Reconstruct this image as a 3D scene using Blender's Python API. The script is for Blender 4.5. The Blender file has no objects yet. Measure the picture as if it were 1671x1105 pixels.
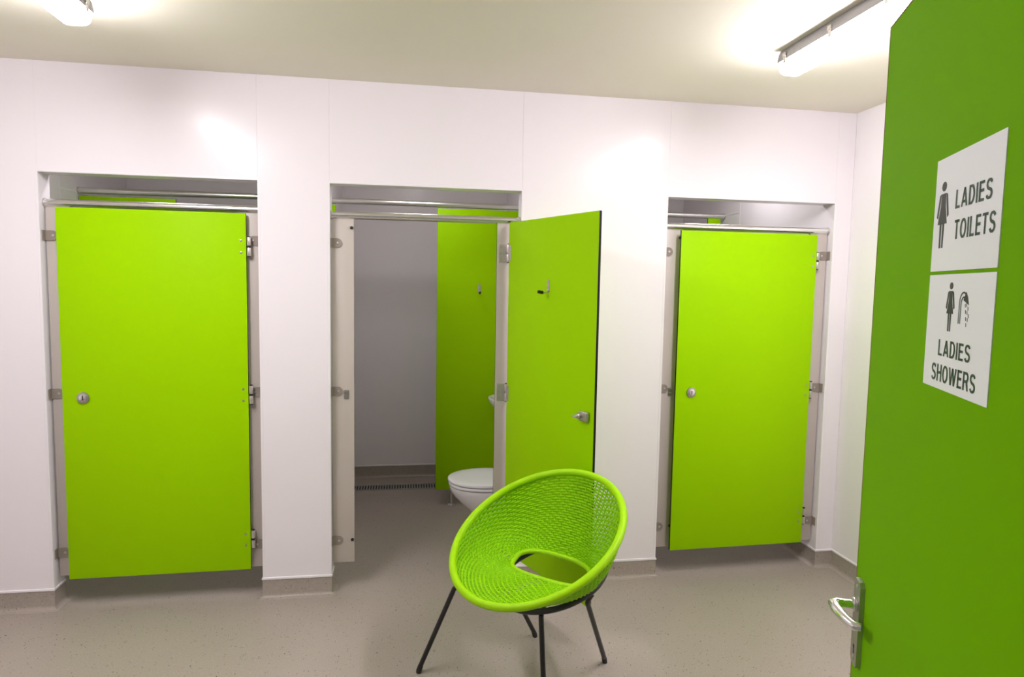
import bpy, bmesh, math
from mathutils import Vector, Matrix

SC = bpy.context.scene
COL = SC.collection

# ---------------------------------------------------------------- camera
IMG_W, FOCAL_PX = 1671.0, 1069.93
CAM = Vector((0.0, -3.2553, 1.5555))
YAW, PITCH, ROLL = 0.1596, -0.0819, 0.0175
fw = Vector((math.sin(YAW) * math.cos(PITCH), math.cos(YAW) * math.cos(PITCH), math.sin(PITCH)))
rt = Vector((math.cos(YAW), -math.sin(YAW), 0.0))
up = rt.cross(fw)
rt2 = math.cos(ROLL) * rt + math.sin(ROLL) * up
up2 = -math.sin(ROLL) * rt + math.cos(ROLL) * up
cd = bpy.data.cameras.new('camera')
cd.sensor_width = 36.0
cd.lens = FOCAL_PX / IMG_W * 36.0
cd.clip_start = 0.02
cam = bpy.data.objects.new('camera', cd)
COL.objects.link(cam)
cam.matrix_world = Matrix(((rt2.x, up2.x, -fw.x, CAM.x), (rt2.y, up2.y, -fw.y, CAM.y), (rt2.z, up2.z, -fw.z, CAM.z), (0, 0, 0, 1)))
SC.camera = cam

# ---------------------------------------------------------------- world, exposure
wd = bpy.data.worlds.new('world')
SC.world = wd
wd.use_nodes = True
wd.node_tree.nodes['Background'].inputs[0].default_value = (0.95, 0.96, 1.0, 1)
wd.node_tree.nodes['Background'].inputs[1].default_value = 0.2
SC.view_settings.view_transform = 'Standard'
SC.view_settings.look = 'None'
SC.view_settings.exposure = 0.0
SC.view_settings.gamma = 1.0
SC.view_settings.use_curve_mapping = False
FILL = 28.0                        # radiance of the unseen fill lamps added to brighten the cubicles
LAMP = 72.0                       # radiance of the two fluorescent battens

# ---------------------------------------------------------------- materials
def mat(name, col, rough=0.4, metal=0.0, spec=0.5, emis=None, noise=0.0, nscale=6.0, bump=0.0, bscale=200.0, coat=0.0):
    m = bpy.data.materials.new(name)
    m.use_nodes = True
    nt = m.node_tree
    b = nt.nodes['Principled BSDF']
    b.inputs['Base Color'].default_value = (*col, 1)
    b.inputs['Roughness'].default_value = rough
    b.inputs['Metallic'].default_value = metal
    b.inputs['Specular IOR Level'].default_value = spec
    b.inputs['Coat Weight'].default_value = coat
    tc = nt.nodes.new('ShaderNodeTexCoord')
    if noise:
        n = nt.nodes.new('ShaderNodeTexNoise')
        n.inputs['Scale'].default_value = nscale
        n.inputs['Detail'].default_value = 4
        mx = nt.nodes.new('ShaderNodeMix')
        mx.data_type = 'RGBA'
        mx.inputs[6].default_value = (*[c * (1 - noise) for c in col], 1)
        mx.inputs[7].default_value = (*[min(1, c * (1 + noise)) for c in col], 1)
        nt.links.new(tc.outputs['Object'], n.inputs['Vector'])
        nt.links.new(n.outputs['Fac'], mx.inputs[0])
        nt.links.new(mx.outputs[2], b.inputs['Base Color'])
    if bump:
        n2 = nt.nodes.new('ShaderNodeTexNoise')
        n2.inputs['Scale'].default_value = bscale
        bp = nt.nodes.new('ShaderNodeBump')
        bp.inputs['Strength'].default_value = bump
        bp.inputs['Distance'].default_value = 0.002
        nt.links.new(tc.outputs['Object'], n2.inputs['Vector'])
        nt.links.new(n2.outputs['Fac'], bp.inputs['Height'])
        nt.links.new(bp.outputs['Normal'], b.inputs['Normal'])
    if emis:
        b.inputs['Emission Color'].default_value = (*emis[0], 1)
        b.inputs['Emission Strength'].default_value = emis[1]
    return m

M = {}
M['white'] = mat('white_cladding', (0.885, 0.835, 0.86), 0.22, spec=0.19, noise=0.012, nscale=1.5)
M['trim'] = mat('white_trim', (0.88, 0.84, 0.86), 0.3, noise=0.01)
M['ceil'] = mat('ceiling_paint', (0.92, 0.865, 0.745), 0.75, noise=0.015, nscale=2.0)
M['green'] = mat('lime_laminate', (0.335, 0.655, 0.0), 0.45, spec=0.05, noise=0.02, nscale=2.5)
M['entgreen'] = mat('leaf_green_laminate', (0.145, 0.38, 0.0), 0.5, spec=0.02, noise=0.02, nscale=2.5)
M['core'] = mat('black_core', (0.008, 0.008, 0.008), 0.6, spec=0.1, noise=0.1)
M['beige'] = mat('beige_laminate', (0.56, 0.50, 0.45), 0.4, noise=0.02, nscale=3.0)
M['bracket'] = mat('grey_brown_nylon', (0.30, 0.255, 0.215), 0.5, noise=0.05, nscale=40)
M['chrome'] = mat('polished_metal', (0.82, 0.82, 0.82), 0.16, 1.0, noise=0.02)
M['satin'] = mat('satin_aluminium', (0.80, 0.79, 0.78), 0.24, 1.0, noise=0.02, nscale=20)
M['steel'] = mat('brushed_steel', (0.50, 0.47, 0.44), 0.36, 1.0, noise=0.05, nscale=60)
M['hingem'] = mat('hinge_steel', (0.62, 0.58, 0.55), 0.38, 0.85, noise=0.04, nscale=60)
M['dark'] = mat('dark_rubber', (0.012, 0.011, 0.011), 0.5, noise=0.1)
M['black'] = mat('black_powder_coat', (0.010, 0.009, 0.009), 0.33, noise=0.1, nscale=30)
M['ceramic'] = mat('white_ceramic', (0.82, 0.79, 0.785), 0.12, noise=0.01, coat=0.3)
M['seat'] = mat('white_seat_plastic', (0.86, 0.85, 0.85), 0.2, noise=0.01)
M['house'] = mat('grey_housing', (0.26, 0.25, 0.25), 0.5, noise=0.04)
M['lamp'] = mat('lit_diffuser', (0.9, 0.9, 0.9), 0.4, emis=((1.0, 0.955, 1.02), LAMP), noise=0.005)
M['fill'] = mat('lit_fill', (0.9, 0.9, 0.9), 0.4, emis=((1.0, 0.965, 1.0), FILL), noise=0.005)  # glow of the fill lamps added inside the cubicles
M['sign'] = mat('white_vinyl_sign', (0.80, 0.82, 0.83), 0.35, noise=0.01)
M['ink'] = mat('dark_green_print', (0.012, 0.045, 0.022), 0.45, noise=0.05)
M['inkb'] = mat('black_print', (0.012, 0.014, 0.014), 0.45, noise=0.05)
M['lip'] = mat('brown_lipping', (0.20, 0.075, 0.02), 0.5, noise=0.15, nscale=30)
M['wicker'] = mat('lime_wicker', (0.245, 0.55, 0.0), 0.5, spec=0.15, noise=0.06, nscale=60)
M['rim'] = mat('lime_rim_wrap', (0.32, 0.63, 0.0), 0.45, spec=0.2, noise=0.04, nscale=40, bump=0.15, bscale=160)
M['drain'] = mat('drain_steel', (0.55, 0.55, 0.55), 0.3, 0.9, noise=0.08, nscale=20)


def vinyl(name, base):
    m = bpy.data.materials.new(name)
    m.use_nodes = True
    nt = m.node_tree
    b = nt.nodes['Principled BSDF']
    b.inputs['Roughness'].default_value = 0.42
    b.inputs['Specular IOR Level'].default_value = 0.4
    geo = nt.nodes.new('ShaderNodeNewGeometry')
    def ramp(src, lo, hi):
        r = nt.nodes.new('ShaderNodeMapRange')
        r.inputs['From Min'].default_value = lo
        r.inputs['From Max'].default_value = hi
        nt.links.new(src, r.inputs['Value'])
        return r.outputs['Result']
    def flakes(scale, keep, size):
        v = nt.nodes.new('ShaderNodeTexVoronoi')
        v.inputs['Scale'].default_value = scale
        nt.links.new(geo.outputs['Position'], v.inputs['Vector'])
        near = ramp(v.outputs['Distance'], size, size * 0.7)
        sx = nt.nodes.new('ShaderNodeSeparateColor')
        nt.links.new(v.outputs['Color'], sx.inputs[0])
        pick = ramp(sx.outputs[0], keep, keep - 0.01)
        mu = nt.nodes.new('ShaderNodeMath'); mu.operation = 'MULTIPLY'
        nt.links.new(near, mu.inputs[0]); nt.links.new(pick, mu.inputs[1])
        return mu.outputs[0]
    def mix(fac, a, bcol):
        mx = nt.nodes.new('ShaderNodeMix'); mx.data_type = 'RGBA'
        nt.links.new(fac, mx.inputs[0])
        if isinstance(a, tuple): mx.inputs[6].default_value = (*a, 1)
        else: nt.links.new(a, mx.inputs[6])
        mx.inputs[7].default_value = (*bcol, 1)
        return mx.outputs[2]
    n = nt.nodes.new('ShaderNodeTexNoise')
    n.inputs['Scale'].default_value = 3.0
    n.inputs['Detail'].default_value = 5
    nt.links.new(geo.outputs['Position'], n.inputs['Vector'])
    c = mix(n.outputs['Fac'], tuple(x * 0.93 for x in base), tuple(x * 1.07 for x in base))
    n2 = nt.nodes.new('ShaderNodeTexNoise')
    n2.inputs['Scale'].default_value = 170.0
    nt.links.new(geo.outputs['Position'], n2.inputs['Vector'])
    c = mix(ramp(n2.outputs['Fac'], 0.45, 0.8), c, tuple(x * 1.22 for x in base))
    c = mix(flakes(120.0, 0.10, 0.28), c, (0.03, 0.026, 0.022))
    c = mix(flakes(95.0, 0.10, 0.22), c, (0.50, 0.47, 0.42))
    c = mix(flakes(42.0, 0.05, 0.16), c, (0.035, 0.03, 0.026))
    nt.links.new(c, b.inputs['Base Color'])
    bp = nt.nodes.new('ShaderNodeBump')
    bp.inputs['Strength'].default_value = 0.08
    bp.inputs['Distance'].default_value = 0.002
    nt.links.new(n2.outputs['Fac'], bp.inputs['Height'])
    nt.links.new(bp.outputs['Normal'], b.inputs['Normal'])
    return m
M['vinyl'] = vinyl('speckled_vinyl', (0.365, 0.315, 0.272))

# ---------------------------------------------------------------- mesh helpers
def link(name, me, parent=None):
    o = bpy.data.objects.new(name, me)
    COL.objects.link(o)
    if parent: o.parent = parent
    return o

def smooth(me, ang=35):
    for p in me.polygons: p.use_smooth = True
    me.set_sharp_from_angle(angle=math.radians(ang))

def finish(name, bm, mats, parent=None, sm=True):
    bmesh.ops.recalc_face_normals(bm, faces=bm.faces)
    me = bpy.data.meshes.new(name)
    bm.to_mesh(me); bm.free()
    for m in (mats if isinstance(mats, (list, tuple)) else [mats]):
        me.materials.append(M[m] if isinstance(m, str) else m)
    if sm: smooth(me)
    return link(name, me, parent)

def add_box(bm, x0, x1, y0, y1, z0, z1, bev=0.0, seg=2, mi=0):
    t = bmesh.new()
    bmesh.ops.create_cube(t, size=1.0)
    for v in t.verts:
        v.co = Vector((x0 + (v.co.x + .5) * (x1 - x0), y0 + (v.co.y + .5) * (y1 - y0), z0 + (v.co.z + .5) * (z1 - z0)))
    if bev: bmesh.ops.bevel(t, geom=t.edges[:], offset=bev, segments=seg, affect='EDGES', profile=0.5)
    merge(bm, t, mi=mi)

def merge(bm, t, mat4=None, mi=0):
    vm = {}
    for v in t.verts: vm[v] = bm.verts.new(mat4 @ v.co if mat4 else v.co)
    for f in t.faces:
        try:
            nf = bm.faces.new([vm[v] for v in f.verts]); nf.material_index = mi if mi else f.material_index
        except ValueError: pass
    t.free()

def box(name, x0, x1, y0, y1, z0, z1, m, parent=None, bev=0.0, seg=2):
    bm = bmesh.new()
    add_box(bm, x0, x1, y0, y1, z0, z1, bev, seg)
    return finish(name, bm, m, parent)

def add_cyl(bm, p0, p1, r, n=20, bev=0.0, r2=None, mi=0):
    p0, p1 = Vector(p0), Vector(p1)
    ax = p1 - p0
    t = bmesh.new()
    bmesh.ops.create_cone(t, cap_ends=True, segments=n, radius1=r, radius2=r if r2 is None else r2, depth=ax.length)
    if bev:
        es = [e for e in t.edges if len(e.link_faces) == 2 and any(len(f.verts) > 4 for f in e.link_faces)]
        bmesh.ops.bevel(t, geom=es, offset=bev, segments=2, affect='EDGES', profile=0.5)
    q = ax.to_track_quat('Z', 'Y').to_matrix().to_4x4()
    merge(bm, t, Matrix.Translation((p0 + p1) / 2) @ q, mi)

def cyl(name, p0, p1, r, m, parent=None, n=20, bev=0.0, r2=None):
    bm = bmesh.new()
    add_cyl(bm, p0, p1, r, n, bev, r2)
    return finish(name, bm, m, parent)

def add_tube(bm, pts, r, n=12, closed=False, mi=0):
    pts = [Vector(p) for p in pts]
    rings, N = [], len(pts)
    prev = None
    for i, p in enumerate(pts):
        if closed: tg = (pts[(i + 1) % N] - pts[i - 1])
        else: tg = pts[min(i + 1, N - 1)] - pts[max(i - 1, 0)]
        tg.normalize()
        if prev is None:
            a = Vector((0, 0, 1)) if abs(tg.z) < .9 else Vector((1, 0, 0))
            prev = (a - tg * a.dot(tg)).normalized()
        else:
            prev = (prev - tg * prev.dot(tg)).normalized()
        b = tg.cross(prev)
        rr = r[i] if isinstance(r, (list, tuple)) else r
        rings.append([bm.verts.new(p + rr * (math.cos(2 * math.pi * k / n) * prev + math.sin(2 * math.pi * k / n) * b)) for k in range(n)])
    for i in range(N if closed else N - 1):
        A, B = rings[i], rings[(i + 1) % N]
        for k in range(n):
            f = bm.faces.new((A[k], A[(k + 1) % n], B[(k + 1) % n], B[k])); f.material_index = mi
    if not closed:
        for R_ in (rings[0], rings[-1]):
            f = bm.faces.new(R_); f.material_index = mi

def tube(name, pts, r, m, parent=None, n=12, closed=False):
    bm = bmesh.new()
    add_tube(bm, pts, r, n, closed)
    return finish(name, bm, m, parent)

def add_prism(bm, pts, axis, lo, hi, mi=0):
    """extrude a 2D outline; axis 'y': pts are (x,z); 'z': (x,y); 'x': (y,z)"""
    mk = {'y': lambda p, d: (p[0], d, p[1]), 'z': lambda p, d: (p[0], p[1], d), 'x': lambda p, d: (d, p[0], p[1])}[axis]
    A = [bm.verts.new(mk(p, lo)) for p in pts]
    B = [bm.verts.new(mk(p, hi)) for p in pts]
    n = len(pts)
    fs = [bm.faces.new(A), bm.faces.new(B)] + [bm.faces.new((A[i], A[(i + 1) % n], B[(i + 1) % n], B[i])) for i in range(n)]
    for f in fs: f.material_index = mi

def prism(name, pts, axis, lo, hi, m, parent=None, bev=0.0):
    bm = bmesh.new()
    add_prism(bm, pts, axis, lo, hi)
    if bev:
        bmesh.ops.recalc_face_normals(bm, faces=bm.faces)
        es = [e for e in bm.edges if any(len(f.verts) == len(pts) for f in e.link_faces)]
        bmesh.ops.bevel(bm, geom=es, offset=bev, segments=2, affect='EDGES', profile=0.5)
    return finish(name, bm, m, parent)

def sweep(name, path, prof, m, parent=None):
    """profile of (distance from wall, z) along a floor path; the room lies to the path's right"""
    P = [Vector(p) for p in path]
    def nr(a, b):
        d = (b - a).normalized()
        return Vector((d.y, -d.x))
    bm = bmesh.new(); rings = []
    for i, p in enumerate(P):
        ns = []
        if i > 0: ns.append(nr(P[i - 1], p))
        if i < len(P) - 1: ns.append(nr(p, P[i + 1]))
        mt = ns[0] if len(ns) == 1 else (ns[0] + ns[1]) / (1 + ns[0].dot(ns[1]))
        rings.append([bm.verts.new((p.x + mt.x * d, p.y + mt.y * d, z)) for d, z in prof])
    k = len(prof)
    for A, B in zip(rings, rings[1:]):
        for j in range(k): bm.faces.new((A[j], A[(j + 1) % k], B[(j + 1) % k], B[j]))
    bm.faces.new(rings[0]); bm.faces.new(rings[-1])
    return finish(name, bm, m, parent)

def tag(o, label=None, cat=None, group=None, kind=None):
    if label: o['label'] = label
    if cat: o['category'] = cat
    if group: o['group'] = group
    if kind: o['kind'] = kind
    return o

def thing(name, loc, label, cat, group=None, rz=0.0, kind=None):
    o = bpy.data.objects.new(name, None)
    o.empty_display_size = 0.1
    COL.objects.link(o)
    o.location = loc
    o.rotation_euler = (0, 0, rz)
    return tag(o, label, cat, group, kind)

def struct(o): return tag(o, kind='structure')

# ================================================================= the room
XL, XR, XJ = -2.02, 2.371, 2.27
XW = -2.95                               # side wall of the room itself, beyond the first cubicle
#         # room side walls; cubicle side wall beyond the last opening
DW0 = -1.6
YF, YB = -3.9, 1.98                      # entrance wall, wall behind the showers
H, ZO, ZC = 2.5, 2.021, 0.100            # ceiling, top of openings, top of vinyl skirting
T = 0.10                                 # thickness of the facade
OPEN = [(-1.6227, -0.6903), (-0.3657, 0.5621), (1.3253, XJ)]
D1 = (-0.575, -0.495)                    # dividers between the cubicles
D2 = (0.785, 0.865)

struct(box('floor', XW - .1, XR + .1, YF - .1, YB + .1, -0.05, 0.0, 'vinyl'))
struct(box('ceiling', XW - .1, XR + .1, YF - .1, YB + .1, H, H + .05, 'ceil'))
bm = bmesh.new(); add_box(bm, XW - .1, XW, YF, T, 0, H); add_box(bm, XW - .1, XL, T, YB, 0, H)
wl = struct(finish('wall_left', bm, 'white'))
bm = bmesh.new(); add_box(bm, XR, XR + .1, YF, T, 0, H); add_box(bm, XJ, XR + .1, T, YB, 0, H)
wr = struct(finish('wall_right', bm, 'white'))
wc = struct(box('wall_showers', XW - .1, XR + .1, YB, YB + .1, 0, H, 'white'))
bm = bmesh.new()                         # entrance wall with the open way in behind the camera
add_box(bm, XW - .1, DW0, YF - .1, YF, 0, H); add_box(bm, .57, XR + .1, YF - .1, YF, 0, H); add_box(bm, DW0, .57, YF - .1, YF, 2.12, H)
struct(finish('wall_front', bm, 'white'))
nib = struct(box('wall_entrance', 0.57, 0.67, YF, -3.0, 0, H, 'white'))
for k, (a, b) in enumerate((D1, D2)):
    struct(box('wall_divider_%d' % (k + 1), a, b, T, YB, 0, H, 'white'))

# joint strips of the cladding inside the cubicles
for w, x, s in ((wr, XJ, -1), (wl, XL, 1)):
    box('joint_strip', min(x, x + s * .002), max(x, x + s * .002), 1.022, 1.036, ZC, H, 'trim', w)
    box('joint_strip', min(x, x + s * .0015), max(x, x + s * .0015), 1.036, YB, 2.076, 2.084, 'trim', w)

# the facade: a core with separate cladding panels, linings and corner trims
bm = bmesh.new()
for a, b in ((XW, XL), (XL, OPEN[0][0]), (OPEN[0][1], OPEN[1][0]), (OPEN[1][1], OPEN[2][0]), (XJ, XR)):
    add_box(bm, a + .004, b - .004, .0012, T, 0, H)
for a, b in OPEN: add_box(bm, a - .01, b + .01, .0012, T, ZO + .004, H)
wb = struct(finish('wall_back', bm, 'trim'))
g = .0006
for a, b in ((XW, XL), (XL, OPEN[0][0]), (OPEN[0][1], OPEN[1][0]), (OPEN[1][1], OPEN[2][0]), (XJ, XR)):
    box('cladding_panel', a + g, b - g, 0, .0012, ZC - .004, H, 'white', wb, .0004, 1)
for a, b in OPEN:
    box('cladding_panel', a + g, b - g, 0, .0012, ZO, H, 'white', wb, .0004, 1)
    box('soffit_lining', a, b, .0012, T, ZO, ZO + .004, 'white', wb)
    box('jamb_lining', a - .004, a, .0012, T, ZC, ZO, 'white', wb)
    box('jamb_lining', b, b + .004, .0012, T, ZC, ZO, 'white', wb)
    box('corner_trim', a - .010, a + .0012, -.0012, .012, ZC, ZO, 'trim', wb, .0008, 1)
    box('corner_trim', b - .0012, b + .010, -.0012, .012, ZC, ZO, 'trim', wb, .0008, 1)
    box('corner_trim', a - .0012, b + .0012, -.0012, .010, ZO - .0012, ZO + .008, 'trim', wb, .0006, 1)

# coved vinyl skirting with a white capping strip
cove = [(0.0, 0.0), (0.0, .094), (.0025, .094), (.0025, .022)] + \
       [(.0025 + .020 * (1 - math.cos(t)), .022 - .020 * math.sin(t)) for t in (math.radians(a) for a in (22, 45, 68, 90))] + [(.024, .0008), (.024, 0.0)]
cap = [(0.0, .091), (.003, .0915), (.0055, .094), (.006, .099), (.0045, .103), (.0, .104)]
runs = [('baseboard_back', [(XW, 0), (OPEN[0][0], 0), (OPEN[0][0], T)]),
        ('baseboard_back', [(OPEN[0][1], T), (OPEN[0][1], 0), (OPEN[1][0], 0), (OPEN[1][0], T)]),
        ('baseboard_back', [(OPEN[1][1], T), (OPEN[1][1], 0), (OPEN[2][0], 0), (OPEN[2][0], T)]),
        ('baseboard_right', [(XJ, YB), (XJ, 0), (XR, 0), (XR, YF), (.67, YF), (.67, -3.0), (.57, -3.0), (.57, YF)]),
        ('baseboard_left', [(DW0, YF), (XW, YF), (XW, 0)]),
        ('baseboard_showers', [(XL, T), (XL, YB), (D1[0], YB), (D1[0], T)]),
        ('baseboard_showers', [(D1[1], T), (D1[1], YB), (D2[0], YB), (D2[0], T)]),
        ('baseboard_showers', [(D2[1], T), (D2[1], YB), (XJ, YB)])]
for nm, path in runs:
    o = struct(sweep(nm, path, cove, 'vinyl'))
    sweep('capping_strip', path, cap, 'trim', o)

# ================================================================= cubicle fronts
DZ0, DZ1, DT = 0.143, 1.866, 0.013       # door and pilaster heights, laminate thickness
PY = 0.045                               # front face of the pilasters
HY = 0.024                               # hinge axis

def slab(name, x0, x1, y0, y1, z0, z1, face, parent):
    """compact laminate: coloured faces over a black core showing at the edges"""
    bm = bmesh.new()
    add_box(bm, x0, x1, y0, y1, z0, z1, .0012, 2)
    bm.normal_update()
    for f in bm.faces:
        f.material_index = 0 if abs(f.normal.y) > .4 else 1
    return finish(name, bm, [face, 'core'], parent)

def rounded_tab(cx, cz, w, h, side):
    """tab outline: straight towards the jamb, half round towards the door"""
    pts = [(cx - side * w / 2, cz - h / 2)]
    for k in range(13):
        a = -math.pi / 2 + math.pi * k / 12
        pts.append((cx + side * (w / 2 - h / 2 + h / 2 * math.cos(a)), cz + h / 2 * math.sin(a)))
    pts.append((cx - side * w / 2, cz + h / 2))
    return pts

def pilaster(t, jx, side, width, z1, keep=False, plate=None):
    """jx: jamb face, side +1 when the panel grows to +x; a part of the cubicle front t"""
    x1 = jx + side * .005
    x2 = jx + side * width
    lo, hi = min(x1, x2), max(x1, x2)
    p = slab('pilaster', lo, hi, PY, PY + DT, DZ0, z1, 'beige', t)
    tag(p, 'beige pilaster panel')
    for z in (1.742, 1.016, 0.258):
        bm = bmesh.new()
        add_prism(bm, rounded_tab(jx + side * .028, z, .052, .046, side), 'y', PY - .0045, PY)
        add_box(bm, min(jx, jx + side * .004), max(jx, jx + side * .004), PY - .03, PY - .0035, z - .023, z + .023, .001, 1)
        add_cyl(bm, (jx + side * .034, PY - .0065, z), (jx + side * .034, PY - .004, z), .006, 12, .001, mi=1)
        finish('bracket', bm, ['bracket', 'hingem'], p)
    if keep:
        kx = x2 - side * .038
        bm = bmesh.new()
        add_box(bm, kx - .012, kx + .012, PY - .004, PY, .978, 1.022, .001, 1)
        add_box(bm, kx - .010, kx + .010, PY - .012, PY - .004, .986, .996, .001, 1)
        add_box(bm, kx - .010, kx + .010, PY - .012, PY - .004, 1.008, 1.018, .001, 1)
        finish('lock_keep', bm, 'steel', p)
        for z in (1.817, 0.260):
            cyl('door_buffer', (x2 - side * .011, PY - .008, z), (x2 - side * .011, PY, z), .0078, 'dark', p, 16, .0015)
    if plate:
        for z in HINGES:
            bm = bmesh.new()
            add_box(bm, plate - .048, plate + .002, PY - .004, PY, z - .044, z + .044, .0012, 1)
            add_box(bm, plate - .005, plate + .006, PY - .014, PY - .003, z - .040, z - .006, .001, 1)
            add_box(bm, plate - .005, plate + .006, PY - .014, PY - .003, z + .006, z + .040, .001, 1)
            for dx, dz in ((-.034, -.030), (-.038, 0), (-.034, .030)):
                add_cyl(bm, (plate + dx, PY - .0055, z + dz), (plate + dx, PY - .0035, z + dz), .004, 10, mi=1)
            finish('hinge_plate', bm, ['hingem', 'steel'], p)

HINGES = (1.712, 1.006, 0.292)

def coat_hook(parent, x, y, z, d):
    """plate on a face at y, prong sticking out along d (+1/-1 in y)"""
    bm = bmesh.new()
    add_box(bm, x - .009, x + .009, min(y, y + d * .003), max(y, y + d * .003), z - .004, z + .052, .0012, 1)
    add_tube(bm, [(x, y + d * .002, z + .006), (x, y + d * .010, z - .003), (x, y + d * .024, z - .006), (x, y + d * .036, z - .004)], .0042, 10)
    add_cyl(bm, (x, y + d * .030, z - .005), (x, y + d * .058, z - .001), .0075, 14, .003, mi=1)
    for zz in (z + .020, z + .041):
        add_cyl(bm, (x, y + d * .0025, zz), (x, y + d * .0042, zz), .0032, 10, mi=2)
    return finish('coat_hook', bm, ['hingem', 'dark', 'steel'], parent)

def cubicle_door(t, hx, width, ang, z0, z1, label):
    e = -.011                                  # leaf edge next to the hinge axis
    y0 = -.008
    y1 = y0 + DT
    d = slab('door', -width, e, y0, y1, z0, z1, 'green', t)
    d.location = (hx, HY, 0)
    d.rotation_euler = (0, 0, math.radians(ang))
    tag(d, label)
    for z in HINGES:
        bm = bmesh.new()
        add_cyl(bm, (0, 0, z - .044), (0, 0, z - .005), .0108, 16, .001)
        add_cyl(bm, (0, 0, z + .005), (0, 0, z + .044), .0108, 16, .001)
        add_box(bm, -.030, 0, y1, y1 + .0025, z - .040, z + .040, .001, 1)
        add_cyl(bm, (0, 0, z - .048), (0, 0, z + .048), .0075, 12, mi=1)
        for dz in (-.028, .028):
            add_cyl(bm, (-.034, y0 - .0012, z + dz), (-.034, y0 + .001, z + dz), .0056, 12, .0006, mi=2)
            add_cyl(bm, (-.021, y1 + .002, z + dz), (-.021, y1 + .0042, z + dz), .0036, 10, mi=2)
        finish('hinge', bm, ['hingem', 'dark', 'steel'], d)
    # outside: round indicator with a coin slot
    lx, lz = -width + .088, 1.003
    bm = bmesh.new()
    add_cyl(bm, (lx, y0 - .008, lz), (lx, y0, lz), .0265, 32, .002)
    add_cyl(bm, (lx, y0 - .0105, lz), (lx, y0 - .007, lz), .0165, 28, .001, mi=1)
    add_box(bm, lx - .002, lx + .002, y0 - .0112, y0 - .010, lz - .011, lz + .011, mi=2)
    finish('lock_indicator', bm, ['steel', 'chrome', 'dark'], d)
    # inside: bolt body with a turn
    bx = -width + .055
    bm = bmesh.new()
    add_box(bm, bx - .028, bx + .028, y1, y1 + .020, lz - .022, lz + .022, .006, 3)
    add_cyl(bm, (bx + .020, y1 + .020, lz), (bx + .020, y1 + .034, lz), .012, 20, .002, mi=1)
    add_box(bm, bx + .010, bx + .030, y1 + .034, y1 + .050, lz - .006, lz + .006, .003, 2, mi=1)
    finish('bolt', bm, ['steel', 'hingem'], d)
    coat_hook(d, -.363, y1, 1.527, 1)

def cubicle_front(k, lw, rw, hx, width, ang, z0, z1, rz, label, dlabel):
    a, b = OPEN[k]
    t = thing('cubicle_front', (0, 0, 0), label, 'cubicle', 'toilet cubicle fronts set in the white wall')
    t.location = ((a + b) / 2, PY, 0)
    n0 = len(t.children)
    pilaster(t, a, 1, lw, rz - .012, keep=True)
    pilaster(t, b, -1, rw, rz - .012, plate=hx)
    cubicle_door(t, hx, width, ang, z0, z1, dlabel)
    ry, r = PY + .004, .0182
    rail = cyl('head_rail', (a + .004, ry, rz), (b - .004, ry, rz), r, 'satin', t, 32)
    for x0, x1 in ((a, a + .007), (b - .007, b)):
        cyl('end_socket', (x0, ry, rz), (x1, ry, rz), r + .003, 'hingem', rail, 32, .001)
    for c in t.children: c.location = c.location - t.location
    return t

def pipe_rail(name, x0, x1, y, z, r, label, group):
    t = thing(name, ((x0 + x1) / 2, y, z), label, 'rail', group)
    h = (x1 - x0) / 2
    cyl('pipe', (-h + .004, 0, 0), (h - .004, 0, 0), r, 'satin', t, 32)
    for s in (-1, 1):
        cyl('end_socket', (s * (h - .007), 0, 0), (s * h, 0, 0), r + .003, 'hingem', t, 32, .001)
    return t

bpy.context.view_layer.update()
cubicle_front(0, .105, .105, -0.738, .818, 1.2, DZ0, 1.868, 1.889, 'toilet cubicle front with a shut green door, farthest from the entrance door', 'lime green door, shut')
cubicle_front(1, .110, .116, .503, .715, 112.7, .178, 1.864, 1.877, 'toilet cubicle front with its green door wide open, behind the wicker chair', 'lime green door standing wide open')
cubicle_front(2, .105, .105, 2.200, .799, 1.8, DZ0, 1.853, 1.876, 'toilet cubicle front with a shut green door, beside the room corner', 'lime green door, barely ajar')

# ================================================================= shower screens inside the cubicles
SY, SZ0, SZ1 = 1.25, .118, 2.060
def screen(x0, x1, label, legs, hook=None):
    cx = (x0 + x1) / 2
    t = thing('shower_screen', (cx, SY, 0), label, 'panel', 'lime green shower screens inside the cubicles')
    slab('panel', x0 - cx, x1 - cx, 0, DT, SZ0, SZ1, 'green', t)
    for lx in legs:
        lx -= cx
        bm = bmesh.new()
        add_cyl(bm, (lx, .006, .004), (lx, .006, SZ0), .009, 16)
        add_cyl(bm, (lx, .006, 0.0), (lx, .006, .010), .030, 24, .003)
        add_box(bm, lx - .012, lx + .012, -.006, .019, SZ0 - .004, SZ0 + .03, .002, 1)
        finish('foot_pedestal', bm, 'chrome', t)
    if hook: coat_hook(t, hook - cx, 0, 1.50, -1)
    return t
screen(XL + .004, -1.452, 'green shower screen glimpsed over the shut door farthest from the entrance door', [-1.55])
screen(D1[1] + .004, -.467, 'narrow green shower screen strip beside the opening in the open cubicle', [])
screen(.202, D2[0] - .004, 'green shower screen with coat hook standing behind the white toilet', [.315, .72], .491)
screen(2.143, XJ - .030, 'narrow green shower screen glimpsed over the door beside the room corner', [])
il = ['inner metal rail glimpsed over the shut door farthest from the entrance door',
      'inner metal rail above the green shower screens of the open cubicle',
      'inner metal rail glimpsed over the door beside the room corner']
for (a, b), z, l in zip(((XL, D1[0]), (D1[1], D2[0]), (D2[1], XJ)), (2.094, 2.086, 2.074), il):
    pipe_rail('shower_rail', a, b, SY + .006, z, .0195, l, 'inner rails above the shower screens')

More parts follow.
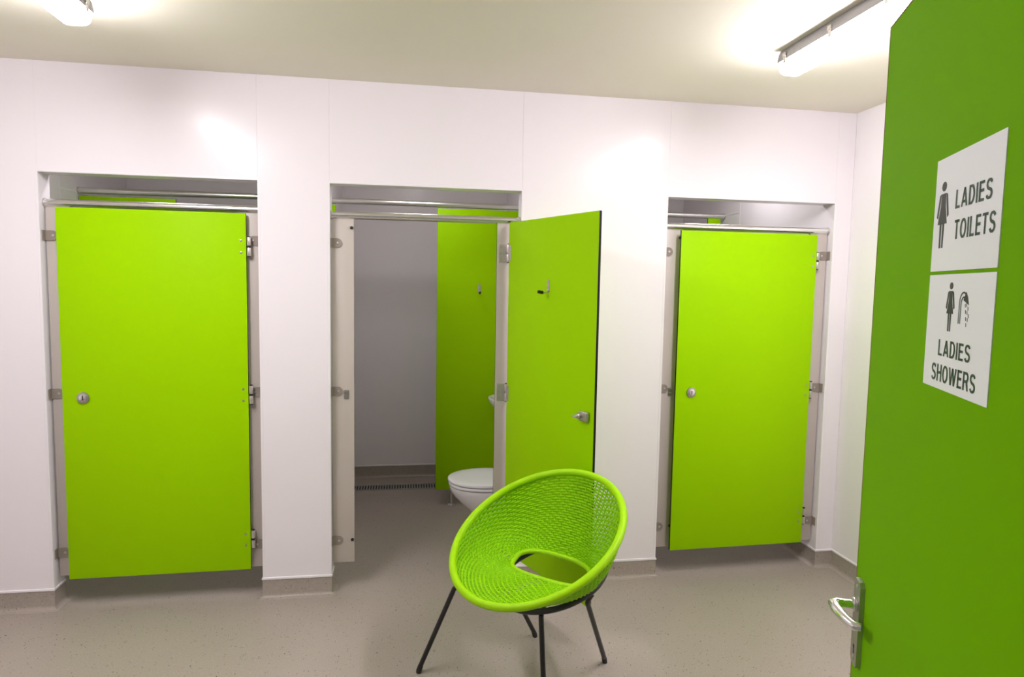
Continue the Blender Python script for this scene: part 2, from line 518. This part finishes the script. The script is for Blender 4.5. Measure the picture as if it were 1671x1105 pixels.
# slot drain in the shower floor
dx0, dx1 = D1[1] + .03, D2[0] - .03
t = thing('shower_drain', ((dx0 + dx1) / 2, 1.705, 0), 'slotted steel floor drain along the shower floor of the open cubicle', 'drain')
w = (dx1 - dx0) / 2
bm = bmesh.new()
for y0, y1 in ((-.056, -.050), (.050, .056)): add_box(bm, -w, w, y0, y1, 0, .007)
for x0, x1 in ((-w, -w + .006), (w - .006, w)): add_box(bm, x0, x1, -.056, .056, 0, .007)
finish('frame', bm, 'drain', t)
box('channel', -w + .004, w - .004, -.052, .052, .0002, .0022, 'dark', t)
bm = bmesh.new()
n = int(2 * w / .020)
for k in range(n):
    x = -w + .012 + k * (2 * w - .024) / (n - 1)
    add_box(bm, x - .005, x + .005, -.050, .050, .0022, .0062)
tag(finish('grating', bm, 'drain', t), kind='stuff')

# ================================================================= toilet and basin
def pan_outline(L, W, x0, rear, n=28):
    """half-round front, slightly tapered rear; x runs from the wall outwards (towards -x in the room)"""
    pts = [(0.0, -rear)]
    for k in range(n + 1):
        a = -math.pi / 2 + math.pi * k / n
        c = math.cos(a)
        pts.append((x0 + (L - x0) * c ** .92 if c > 1e-6 else x0, W * math.sin(a)))
    pts.append((0.0, rear))
    return pts

def loft(bm, secs):
    """secs: list of (outline, z)"""
    rings = [[bm.verts.new((-x, y, z)) for x, y in o] for o, z in secs]
    n = len(rings[0])
    for A, B in zip(rings, rings[1:]):
        for k in range(n): bm.faces.new((A[k], A[(k + 1) % n], B[(k + 1) % n], B[k]))
    bm.faces.new(rings[0]); bm.faces.new(rings[-1])

t = thing('toilet', (D2[0], .555, -.028), 'white wall-hung toilet with its lid down in the open cubicle', 'toilet')
bm = bmesh.new()
secs = []
for z, l, wd_ in ((.125, .23, .075), (.128, .25, .088), (.15, .29, .105), (.19, .345, .125), (.24, .41, .145), (.29, .465, .162), (.33, .502, .173), (.36, .522, .179), (.385, .532, .182), (.394, .530, .181), (.397, .524, .176)):
    secs.append((pan_outline(l, wd_, l * .5, wd_ * .92), z))
loft(bm, secs)
finish('bowl', bm, 'ceramic', t)
def plate_part(name, L, W, z0, z1, m, parent, inset, dome=0.0):
    bm = bmesh.new()
    r = min(.006, (z1 - z0) / 2 - .0005)
    S = [(r, z0), (r * .3, z0 + r * .3), (0, z0 + r), (0, z1 - r), (r * .3, z1 - r * .3), (r, z1)]
    secs = [(pan_outline(L - d, W - d, (L) * .5, W * .80 - d), z) for d, z in S]
    if dome:
        secs += [(pan_outline((L - r) - (L * .45) * k, (W - r) * (1 - .62 * k), L * .5 - L * .1 * k, (W * .8 - r) * (1 - .6 * k)), z1 + dome * math.sin(k * math.pi / 2)) for k in (.25, .5, .75, 1.0)]
    loft(bm, secs)
    o = finish(name, bm, m, parent)
    o.location.x = -inset
    return o
plate_part('toilet_seat', .478, .186, .400, .417, 'seat', t, .060)
plate_part('lid', .482, .188, .421, .440, 'seat', t, .060, .008)
for s in (-1, 1):
    cyl('lid_hinge', (-.052, s * .075 - .02, .420), (-.052, s * .075 + .02, .420), .012, 'chrome', t, 16, .002)
plate_part('seat_gap_sheet', .46, .172, .3955, .4005, 'dark', t, .060)  # thin dark sheet that draws the gap line between bowl and seat
box('flush_plate', -.008, 0, -.12, .12, .90, 1.06, 'chrome', t, .003)

t = thing('wash_basin', (D2[0], 1.0, 0), 'small white hand basin on the wall above the toilet', 'basin')
bm = bmesh.new()
secs = [(pan_outline(l, w_, l * .35, w_ * .95), z) for z, l, w_ in ((.690, .12, .07), (.700, .15, .095), (.725, .19, .13), (.755, .225, .155), (.785, .247, .168), (.803, .252, .172), (.808, .250, .170), (.808, .236, .158), (.800, .226, .150), (.770, .20, .13), (.735, .15, .10))]
loft(bm, secs)
finish('bowl', bm, 'ceramic', t)
bm = bmesh.new()
add_cyl(bm, (-.035, 0, .795), (-.035, 0, .88), .013, 16, .002)
add_tube(bm, [(-.035, 0, .865), (-.07, 0, .875), (-.11, 0, .868), (-.118, 0, .855)], .009, 12)
finish('tap', bm, 'chrome', t)
cyl('waste_pipe', (-.07, 0, .55), (-.07, 0, .70), .018, 'chrome', t, 16)

# ================================================================= ceiling lights and added cubicle fill lamps
def batten(cx, y1, length, label):
    t = thing('ceiling_light', (cx, y1 - length / 2, H), label, 'light', 'fluorescent battens on the ceiling')
    h, w = length / 2, .050
    bm = bmesh.new()
    add_prism(bm, [(-w * .80, 0), (w * .80, 0), (w * .98, -.014), (w * 1.06, -.034), (w * 1.06, -.047), (-w * 1.06, -.047), (-w * 1.06, -.034), (-w * .98, -.014)], 'y', -h + .002, h - .002)
    finish('housing', bm, 'house', t)
    prof = [(-w * .98, -.046)]
    for k in range(17):
        a = math.pi * k / 16
        c, s = math.cos(a), math.sin(a)
        prof.append((-w * .97 * math.copysign(abs(c) ** .55, c), -.050 - .046 * s ** .7))
    prof.append((w * .98, -.046))
    bm = bmesh.new()
    rings = []
    for y, k in ((-h, .80), (-h + .004, .92), (-h + .014, 1), (h - .014, 1), (h - .004, .92), (h, .80)):
        rings.append([bm.verts.new((x * (.5 + .5 * k), y, -.046 + (z + .046) * k)) for x, z in prof])
    n = len(prof)
    for A, B in zip(rings, rings[1:]):
        for k in range(n): bm.faces.new((A[k], A[(k + 1) % n], B[(k + 1) % n], B[k]))
    bm.faces.new(rings[0]); bm.faces.new(rings[-1])
    finish('diffuser', bm, 'lamp', t)
    ny = int(round(length / .25))
    for k in range(ny):
        y = h - .055 - k * (length - .11) / (ny - 1)
        for s in (-1, 1):
            bm = bmesh.new()
            add_box(bm, s * (w + .004) - .0025, s * (w + .004) + .0025, y - .008, y + .008, -.062, -.026, .001, 1)
            add_box(bm, s * (w + .005) - .005, s * (w + .005) + .005, y - .010, y + .010, -.038, -.022, .002, 1)
            finish('clip', bm, 'steel', t)
    return t
def fill_lamp(x, y, label):  # unseen lamp added to lift the dark cubicle interiors
    t = thing('fill_light', (x, y, H), label, 'light', 'unseen fill lamps added on the cubicle ceilings')
    cyl('base', (0, 0, -.022), (0, 0, 0), .135, 'trim', t, 40, .003)
    bm = bmesh.new()
    prof = [(.128 * math.cos(a), -.022 - .05 * math.sin(a)) for a in (math.pi / 2 * k / 8 for k in range(8))]
    rings = [[bm.verts.new((r * math.cos(2 * math.pi * k / 36), r * math.sin(2 * math.pi * k / 36), z)) for k in range(36)] for r, z in prof]
    for A, B in zip(rings, rings[1:]):
        for k in range(36): bm.faces.new((A[k], A[(k + 1) % 36], B[(k + 1) % 36], B[k]))
    bm.faces.new(rings[-1]); bm.faces.new(rings[0])
    finish('diffuser', bm, 'fill', t)
fill_lamp(-1.25, .35, 'added unseen round fill lamp on the ceiling of the cubicle farthest from the entrance door')
fill_lamp(.05, .80, 'added unseen round fill lamp on the ceiling of the open cubicle')
fill_lamp(1.95, .60, 'added unseen round fill lamp on the ceiling of the cubicle beside the room corner')
batten(1.508, -.755, 1.22, 'lit fluorescent batten on the ceiling above the entrance door')
batten(-1.112, -.735, 1.22, 'lit fluorescent batten on the ceiling away from the entrance door')

# ================================================================= entrance door with the signs
TH = 0.4164
EX, EY, LW = 0.8815, -2.1239, 0.90
HX, HYY = EX - math.sin(TH) * LW, EY - math.cos(TH) * LW
door = thing('door_1', (HX, HYY, 0.008), 'wide green entrance door standing open with two white toilet and shower signs', 'door', rz=math.pi / 2 - TH, kind='structure')
ZB = .008                                   # local z = world z - ZB
box('leaf', 0, LW - .003, -.044, 0, 0, 2.032, 'entgreen', door, .001, 1)
box('edge_lipping', LW - .003, LW, -.044, .0002, 0, 2.032, 'lip', door)
box('edge_lipping', 0, LW, -.044, .0002, 2.032, 2.035, 'lip', door)
for z in (.22, 1.02, 1.82):
    bm = bmesh.new()
    add_cyl(bm, (-.004, -.050, z - .05), (-.004, -.050, z + .05), .007, 14, .001)
    add_box(bm, -.002, .03, -.0465, -.044, z - .05, z + .05)
    finish('hinge', bm, 'steel', door)

S1, S2, SZB, SZT, SZM = .2967, .5114, 1.4207, 1.744, 1.5826
def sx(u): return LW - (S1 + u)             # metres from the sign's outer edge -> door x
def sz(v): return SZB - ZB + v
SW = S2 - S1
sg1 = box('sign', sx(SW), sx(0), 0, .0012, SZM + .0025 - ZB, SZT - ZB, 'sign', door)
tag(sg1, 'white sign reading LADIES TOILETS with a woman pictogram')
sg2 = box('sign', sx(SW), sx(0), 0, .0012, SZB - ZB, SZM - .0025 - ZB, 'sign', door)
tag(sg2, 'white sign reading LADIES SHOWERS with woman and shower pictograms')
YP = .0012                                  # print sits on the sign face

def flat(name, polys, m, parent):
    """filled outlines (u,v) printed on the sign"""
    bm = bmesh.new()
    for pts in polys:
        add_prism(bm, [(sx(u), sz(v)) for u, v in pts], 'y', YP - .0002, YP + .0003)
    return finish(name, bm, m, parent, sm=False)

def ell(cu, cv, ru, rv, a0, a1, n=14): return [(cu + ru * math.cos(math.radians(a0 + (a1 - a0) * k / n)), cv + rv * math.sin(math.radians(a0 + (a1 - a0) * k / n))) for k in range(n + 1)]
SW_, SH_ = .175, .155                       # stroke widths of the bold condensed capitals
GLYPH = {                                   # width, strokes on a 1 high body
    'L': (.50, [[(.07, 0), (.07, 1)], [(0, .0625), (.50, .0625)]]),
    'A': (.66, [[(.065, 0), (.33, .99)], [(.595, 0), (.33, .99)], [(.13, .27), (.53, .27)]]),
    'D': (.60, [[(.07, 0), (.07, 1)], [(.02, .9375), (.25, .9375)] + ell(.25, .5, .28, .4375, 90, -90) + [(.02, .0625)]]),
    'I': (.14, [[(.07, 0), (.07, 1)]]),
    'E': (.52, [[(.07, 0), (.07, 1)], [(0, .9375), (.51, .9375)], [(0, .53), (.47, .53)], [(0, .0625), (.52, .0625)]]),
    'S': (.60, [ell(.30, .725, .215, .215, 15, 250) + ell(.30, .275, .225, .215, 80, -165)]),
    'T': (.58, [[(.29, 0), (.29, 1)], [(0, .9375), (.58, .9375)]]),
    'O': (.68, [ell(.34, .5, .27, .44, 90, 452, 28)]),
    'H': (.60, [[(.07, 0), (.07, 1)], [(.53, 0), (.53, 1)], [(.02, .52), (.58, .52)]]),
    'W': (.92, [[(.06, 1), (.25, .01)], [(.25, .01), (.46, .97)], [(.46, .97), (.67, .01)], [(.67, .01), (.86, 1)]]),
    'R': (.62, [[(.07, 0), (.07, 1)], [(.02, .9375), (.32, .9375)] + ell(.32, .715, .21, .2225, 90, -90) + [(.02, .4925)], [(.40, .49), (.54, 0)]]),
}
def lettering(body, u0, u1, v0, v1, parent):
    wid = sum(GLYPH[c][0] for c in body) + .15 * (len(body) - 1)
    kx, kz = (u1 - u0) / wid, v1 - v0
    bm = bmesh.new()
    x = 0.0
    for c in body:
        gw, strokes = GLYPH[c]
        for st in strokes:
            n = len(st)
            L_, R_ = [], []
            for i, p_ in enumerate(st):
                a, b = Vector(st[max(i - 1, 0)]), Vector(st[min(i + 1, n - 1)])
                d = (b - a).normalized()
                L_.append((p_[0] - d.y * SW_ / 2, p_[1] + d.x * SH_ / 2)); R_.append((p_[0] + d.y * SW_ / 2, p_[1] - d.x * SH_ / 2))
            Lv = [bm.verts.new((sx(u0 + (x + q[0]) * kx), YP + .0003, sz(v0 + min(1, max(0, q[1])) * kz))) for q in L_]
            Rv = [bm.verts.new((sx(u0 + (x + q[0]) * kx), YP + .0003, sz(v0 + min(1, max(0, q[1])) * kz))) for q in R_]
            for i in range(n - 1): bm.faces.new((Lv[i], Lv[i + 1], Rv[i + 1], Rv[i]))
        x += gw + .15
    return finish('lettering', bm, 'ink', parent, sm=False)
lettering('LADIES', .0775, .187, .2470, .2722, sg1)
lettering('TOILETS', .0790, .2015, .2060, .2318, sg1)
lettering('LADIES', .0525, .1590, .0465, .0692, sg2)
lettering('SHOWERS', .0330, .1800, .0105, .0345, sg2)

def woman(cu, v0, v1, w, parent):
    h = v1 - v0
    def P(a): return [(cu + x * w, v0 + y * h) for x, y in a]
    head = [(cu + .20 * w * math.cos(k * math.pi / 8), v1 - .075 * h + .072 * h * math.sin(k * math.pi / 8)) for k in range(16)]
    body = P([(-.17, .82), (.17, .82), (.21, .62), (.40, .36), (-.40, .36), (-.21, .62)])
    legs = [P([(-.20, .38), (-.035, .38), (-.045, 0), (-.17, 0)]), P([(.035, .38), (.20, .38), (.17, 0), (.045, 0)])]
    arms = [P([(s * .20, .82), (s * .34, .80), (s * .52, .48), (s * .40, .45), (s * .25, .70)]) for s in (-1, 1)]
    return flat('pictogram', [head, body] + legs + arms, 'inkb', parent)
woman(.0330, .1970, .2900, .042, sg1)
woman(.0838, .0820, .1485, .029, sg2)
# shower head pictogram
def stroke(pts, w):
    out, back = [], []
    for i, p_ in enumerate(pts):
        a, b = Vector(pts[max(i - 1, 0)]), Vector(pts[min(i + 1, len(pts) - 1)])
        d = (b - a).normalized(); n_ = Vector((-d.y, d.x)) * w / 2
        out.append((p_[0] + n_.x, p_[1] + n_.y)); back.append((p_[0] - n_.x, p_[1] - n_.y))
    return out + back[::-1]
def arc(cu, cv, ru, rv, a0, a1, n=10): return [(cu + ru * math.cos(math.radians(a0 + (a1 - a0) * k / n)), cv + rv * math.sin(math.radians(a0 + (a1 - a0) * k / n))) for k in range(n + 1)]
pl = [stroke([(.1140, .094), (.1145, .118)] + arc(.1265, .1205, .0120, .0145, 175, 50), .0022),
      stroke([(.1190, .094), (.1195, .117)] + arc(.1275, .1180, .0082, .0108, 170, 55), .0022),
      [(.1265, .1250), (.1340, .1360), (.1400, .1290), (.1440, .1190)]]
for du, dv in ((.133, .118), (.1375, .119), (.142, .1145), (.135, .110), (.1400, .109), (.1445, .105), (.137, .101), (.142, .100), (.139, .0935)):
    pl.append([(du - .0011, dv + .0022), (du + .0004, dv + .0026), (du + .0012, dv - .0022), (du - .0003, dv - .0026)])
flat('pictogram', pl, 'inkb', sg2)

# lever handle on a long plate
hc = LW - .047
pz0, pz1 = .836 - ZB, 1.004 - ZB
bm = bmesh.new()
add_prism(bm, [(hc - .021, pz0 + .008), (hc - .013, pz0), (hc + .013, pz0), (hc + .021, pz0 + .008), (hc + .021, pz1 - .008), (hc + .013, pz1), (hc - .013, pz1), (hc - .021, pz1 - .008)], 'y', 0, .009)
hd = finish('handle_plate', bm, 'steel', door)
zl = .955 - ZB
bm = bmesh.new()
add_cyl(bm, (hc, .009, zl), (hc, .016, zl), .014, 20, .002)
add_tube(bm, [(hc, .012, zl), (hc, .030, zl), (hc + .001, .044, zl), (hc - .006, .051, zl - .001), (hc - .022, .049, zl - .003), (hc - .045, .042, zl - .005), (hc - .064, .034, zl - .007), (hc - .073, .028, zl - .008), (hc - .076, .018, zl - .008)],
         [.0085, .0085, .009, .0095, .010, .0095, .009, .0085, .0075], 14)
finish('lever', bm, 'chrome', hd)
bm = bmesh.new()
add_cyl(bm, (hc, .0088, .872 - ZB), (hc, .0096, .872 - ZB), .0042, 14)
add_box(bm, hc - .002, hc + .002, .0088, .0096, .858 - ZB, .871 - ZB)
finish('keyhole', bm, 'dark', hd)
for z in (pz0 + .014, pz1 - .014):
    cyl('screw', (hc, .0085, z), (hc, .0105, z), .0045, 'hingem', hd, 12, .0006)

# ================================================================= wicker chair
FA = -2.1619
chair = thing('wicker_chair', (.4942, -.8557, 0), 'round lime green wicker tub chair on black metal legs', 'chair',
              rz=math.atan2(math.cos(FA), math.sin(FA)))
# local frame: +x faces forward, y across
RA, RB, TAU, RZ = .338, .350, .499, .6086
def rim_pt(t):
    return Vector((RB * math.cos(TAU) * math.cos(t), RA * math.sin(t), RZ - RB * math.sin(TAU) * math.cos(t)))
def hole_pt(t):
    c, s = math.cos(t), math.sin(t)
    e1 = -.120 + (.063 * abs(c) ** .45 if c > 0 else -.068 * abs(c) ** .8)
    e2 = .168 * math.copysign(abs(s) ** .75, s)
    return Vector((.970 * e1 - .242 * e2, .242 * e1 + .970 * e2, .400 + max(0.0, -.057 - e1) * .40))
def shell(t, v):
    R_, Hh = rim_pt(t), hole_pt(t)
    c = math.cos(t)
    K = R_ * .5 + Hh * .5
    side = 1 - abs(c) ** 1.5
    out = Vector((R_.x - Hh.x, R_.y - Hh.y, 0)).normalized()
    K += out * (.075 * side + (-.012 * c if c < 0 else .05 * c)) + Vector((0, 0, -.055 * side - (.035 if c < 0 else .012) * abs(c)))
    return R_ * (1 - v) ** 2 + K * 2 * v * (1 - v) + Hh * v * v
def frame_at(t, v):
    e = 1e-3
    P = shell(t, v)
    dt = (shell(t + e, v) - shell(t - e, v)).normalized()
    dv = (shell(t, min(v + e, 1)) - shell(t, max(v - e, 0))).normalized()
    n_ = dt.cross(dv).normalized()
    dv = n_.cross(dt)
    return P, dt, dv, n_
NS, NR = 88, 33
verts, faces = [], []
def ring_section(P, a, b, wa, wb_, k=6):
    i0 = len(verts)
    for j in range(k):
        q = 2 * math.pi * j / k
        verts.append(tuple(P + a * (wa * math.cos(q)) + b * (wb_ * math.sin(q))))
    return i0
def bridge(A, B, k=6):
    for j in range(k): faces.append((A + j, A + (j + 1) % k, B + (j + 1) % k, B + j))
for r in range(NR):
    v = .025 + .955 * r / (NR - 1)
    prev = first = None
    for j in range(NS * 2):
        t = 2 * math.pi * (j + .5 * 0) / (NS * 2)
        P, dt, dv, n_ = frame_at(t, v)
        sgn = 0.0 if j % 2 else (1 if ((j // 2) + r) % 2 else -1)
        cur = ring_section(P + n_ * (.0042 * sgn), dv, n_, .0043, .0024)
        if prev is not None: bridge(prev, cur)
        else: first = cur
        prev = cur
    bridge(prev, first)
me = bpy.data.meshes.new('woven_strands')
me.from_pydata(verts, [], faces); me.materials.append(M['wicker'])
smooth(me, 60)
tag(link('woven_strands', me, chair), kind='stuff')
verts, faces = [], []
for j in range(NS):
    t = 2 * math.pi * j / NS
    prev = None
    for k in range(15):
        P, dt, dv, n_ = frame_at(t, .005 + .99 * k / 14)
        cur = ring_section(P, dt, n_, .0034, .0026)
        if prev is not None: bridge(prev, cur)
        prev = cur
me = bpy.data.meshes.new('stakes')
me.from_pydata(verts, [], faces); me.materials.append(M['wicker'])
smooth(me, 60)
tag(link('stakes', me, chair), kind='stuff')
tube('rim', [rim_pt(2 * math.pi * k / 120) for k in range(120)], .0145, 'rim', chair, 16, True)
tube('opening_rim', [hole_pt(2 * math.pi * (k + .5) / 96) for k in range(96)], .0105, 'rim', chair, 12, True)
# support ring and legs
RX, RR, RZR, RT = -.088, .217, .412, .30
def ring_pt(a, r=RR): return Vector((RX + r * math.cos(RT) * math.cos(a), r * math.sin(a), RZR - r * math.sin(RT) * math.cos(a) + .020 * math.sin(a)))
tube('support_ring', [ring_pt(2 * math.pi * k / 64) for k in range(64)], .0115, 'black', chair, 12, True)
def leg(top_ang, bend, foot):
    A = ring_pt(math.radians(top_ang)) - Vector((0, 0, .012))
    B = Vector(bend)
    F_ = Vector((foot[0], foot[1], .010))
    d = (F_ - B).normalized()
    h = (B - A)
    hl = h.length
    h = h / hl if hl > .02 else Vector((B.x - RX, B.y, 0)).normalized()
    st = A if hl > .02 else B - h * .06
    pts = [st, B - h * .022, B - h * .010 + d * .003, B + d * .012, B + d * .028, B + d * .12, F_ - d * .01, F_]
    o = tube('leg', pts, .0098, 'black', chair, 14)
    cyl('foot_cap', (F_ - d * .022), (F_.x, F_.y, 0.001), .0108, 'dark', o, 14, .001)
leg(-40, (.185, -.262, .360), (.294, -.356))
leg(33, (.085, .116, .358), (.135, .195))
leg(-72, (-.010, -.195, .380), (-.25, -.24))
leg(88, (-.066, .205, .392), (-.326, .093))
# cable ties holding shell and ring together
for a in (72, 86, 100, 114, 128, 142):
    a = math.radians(a)
    c = ring_pt(a, RR - .004) + Vector((0, 0, .006))
    n_ = Vector((math.cos(a), math.sin(a), 0)); tz = Vector((0, 0, 1))
    tube('cable_tie', [c + n_ * (.012 * math.cos(q)) + tz * (.016 * math.sin(q)) for q in (2 * math.pi * k / 16 for k in range(16))], .0028, 'dark', chair, 6, True)
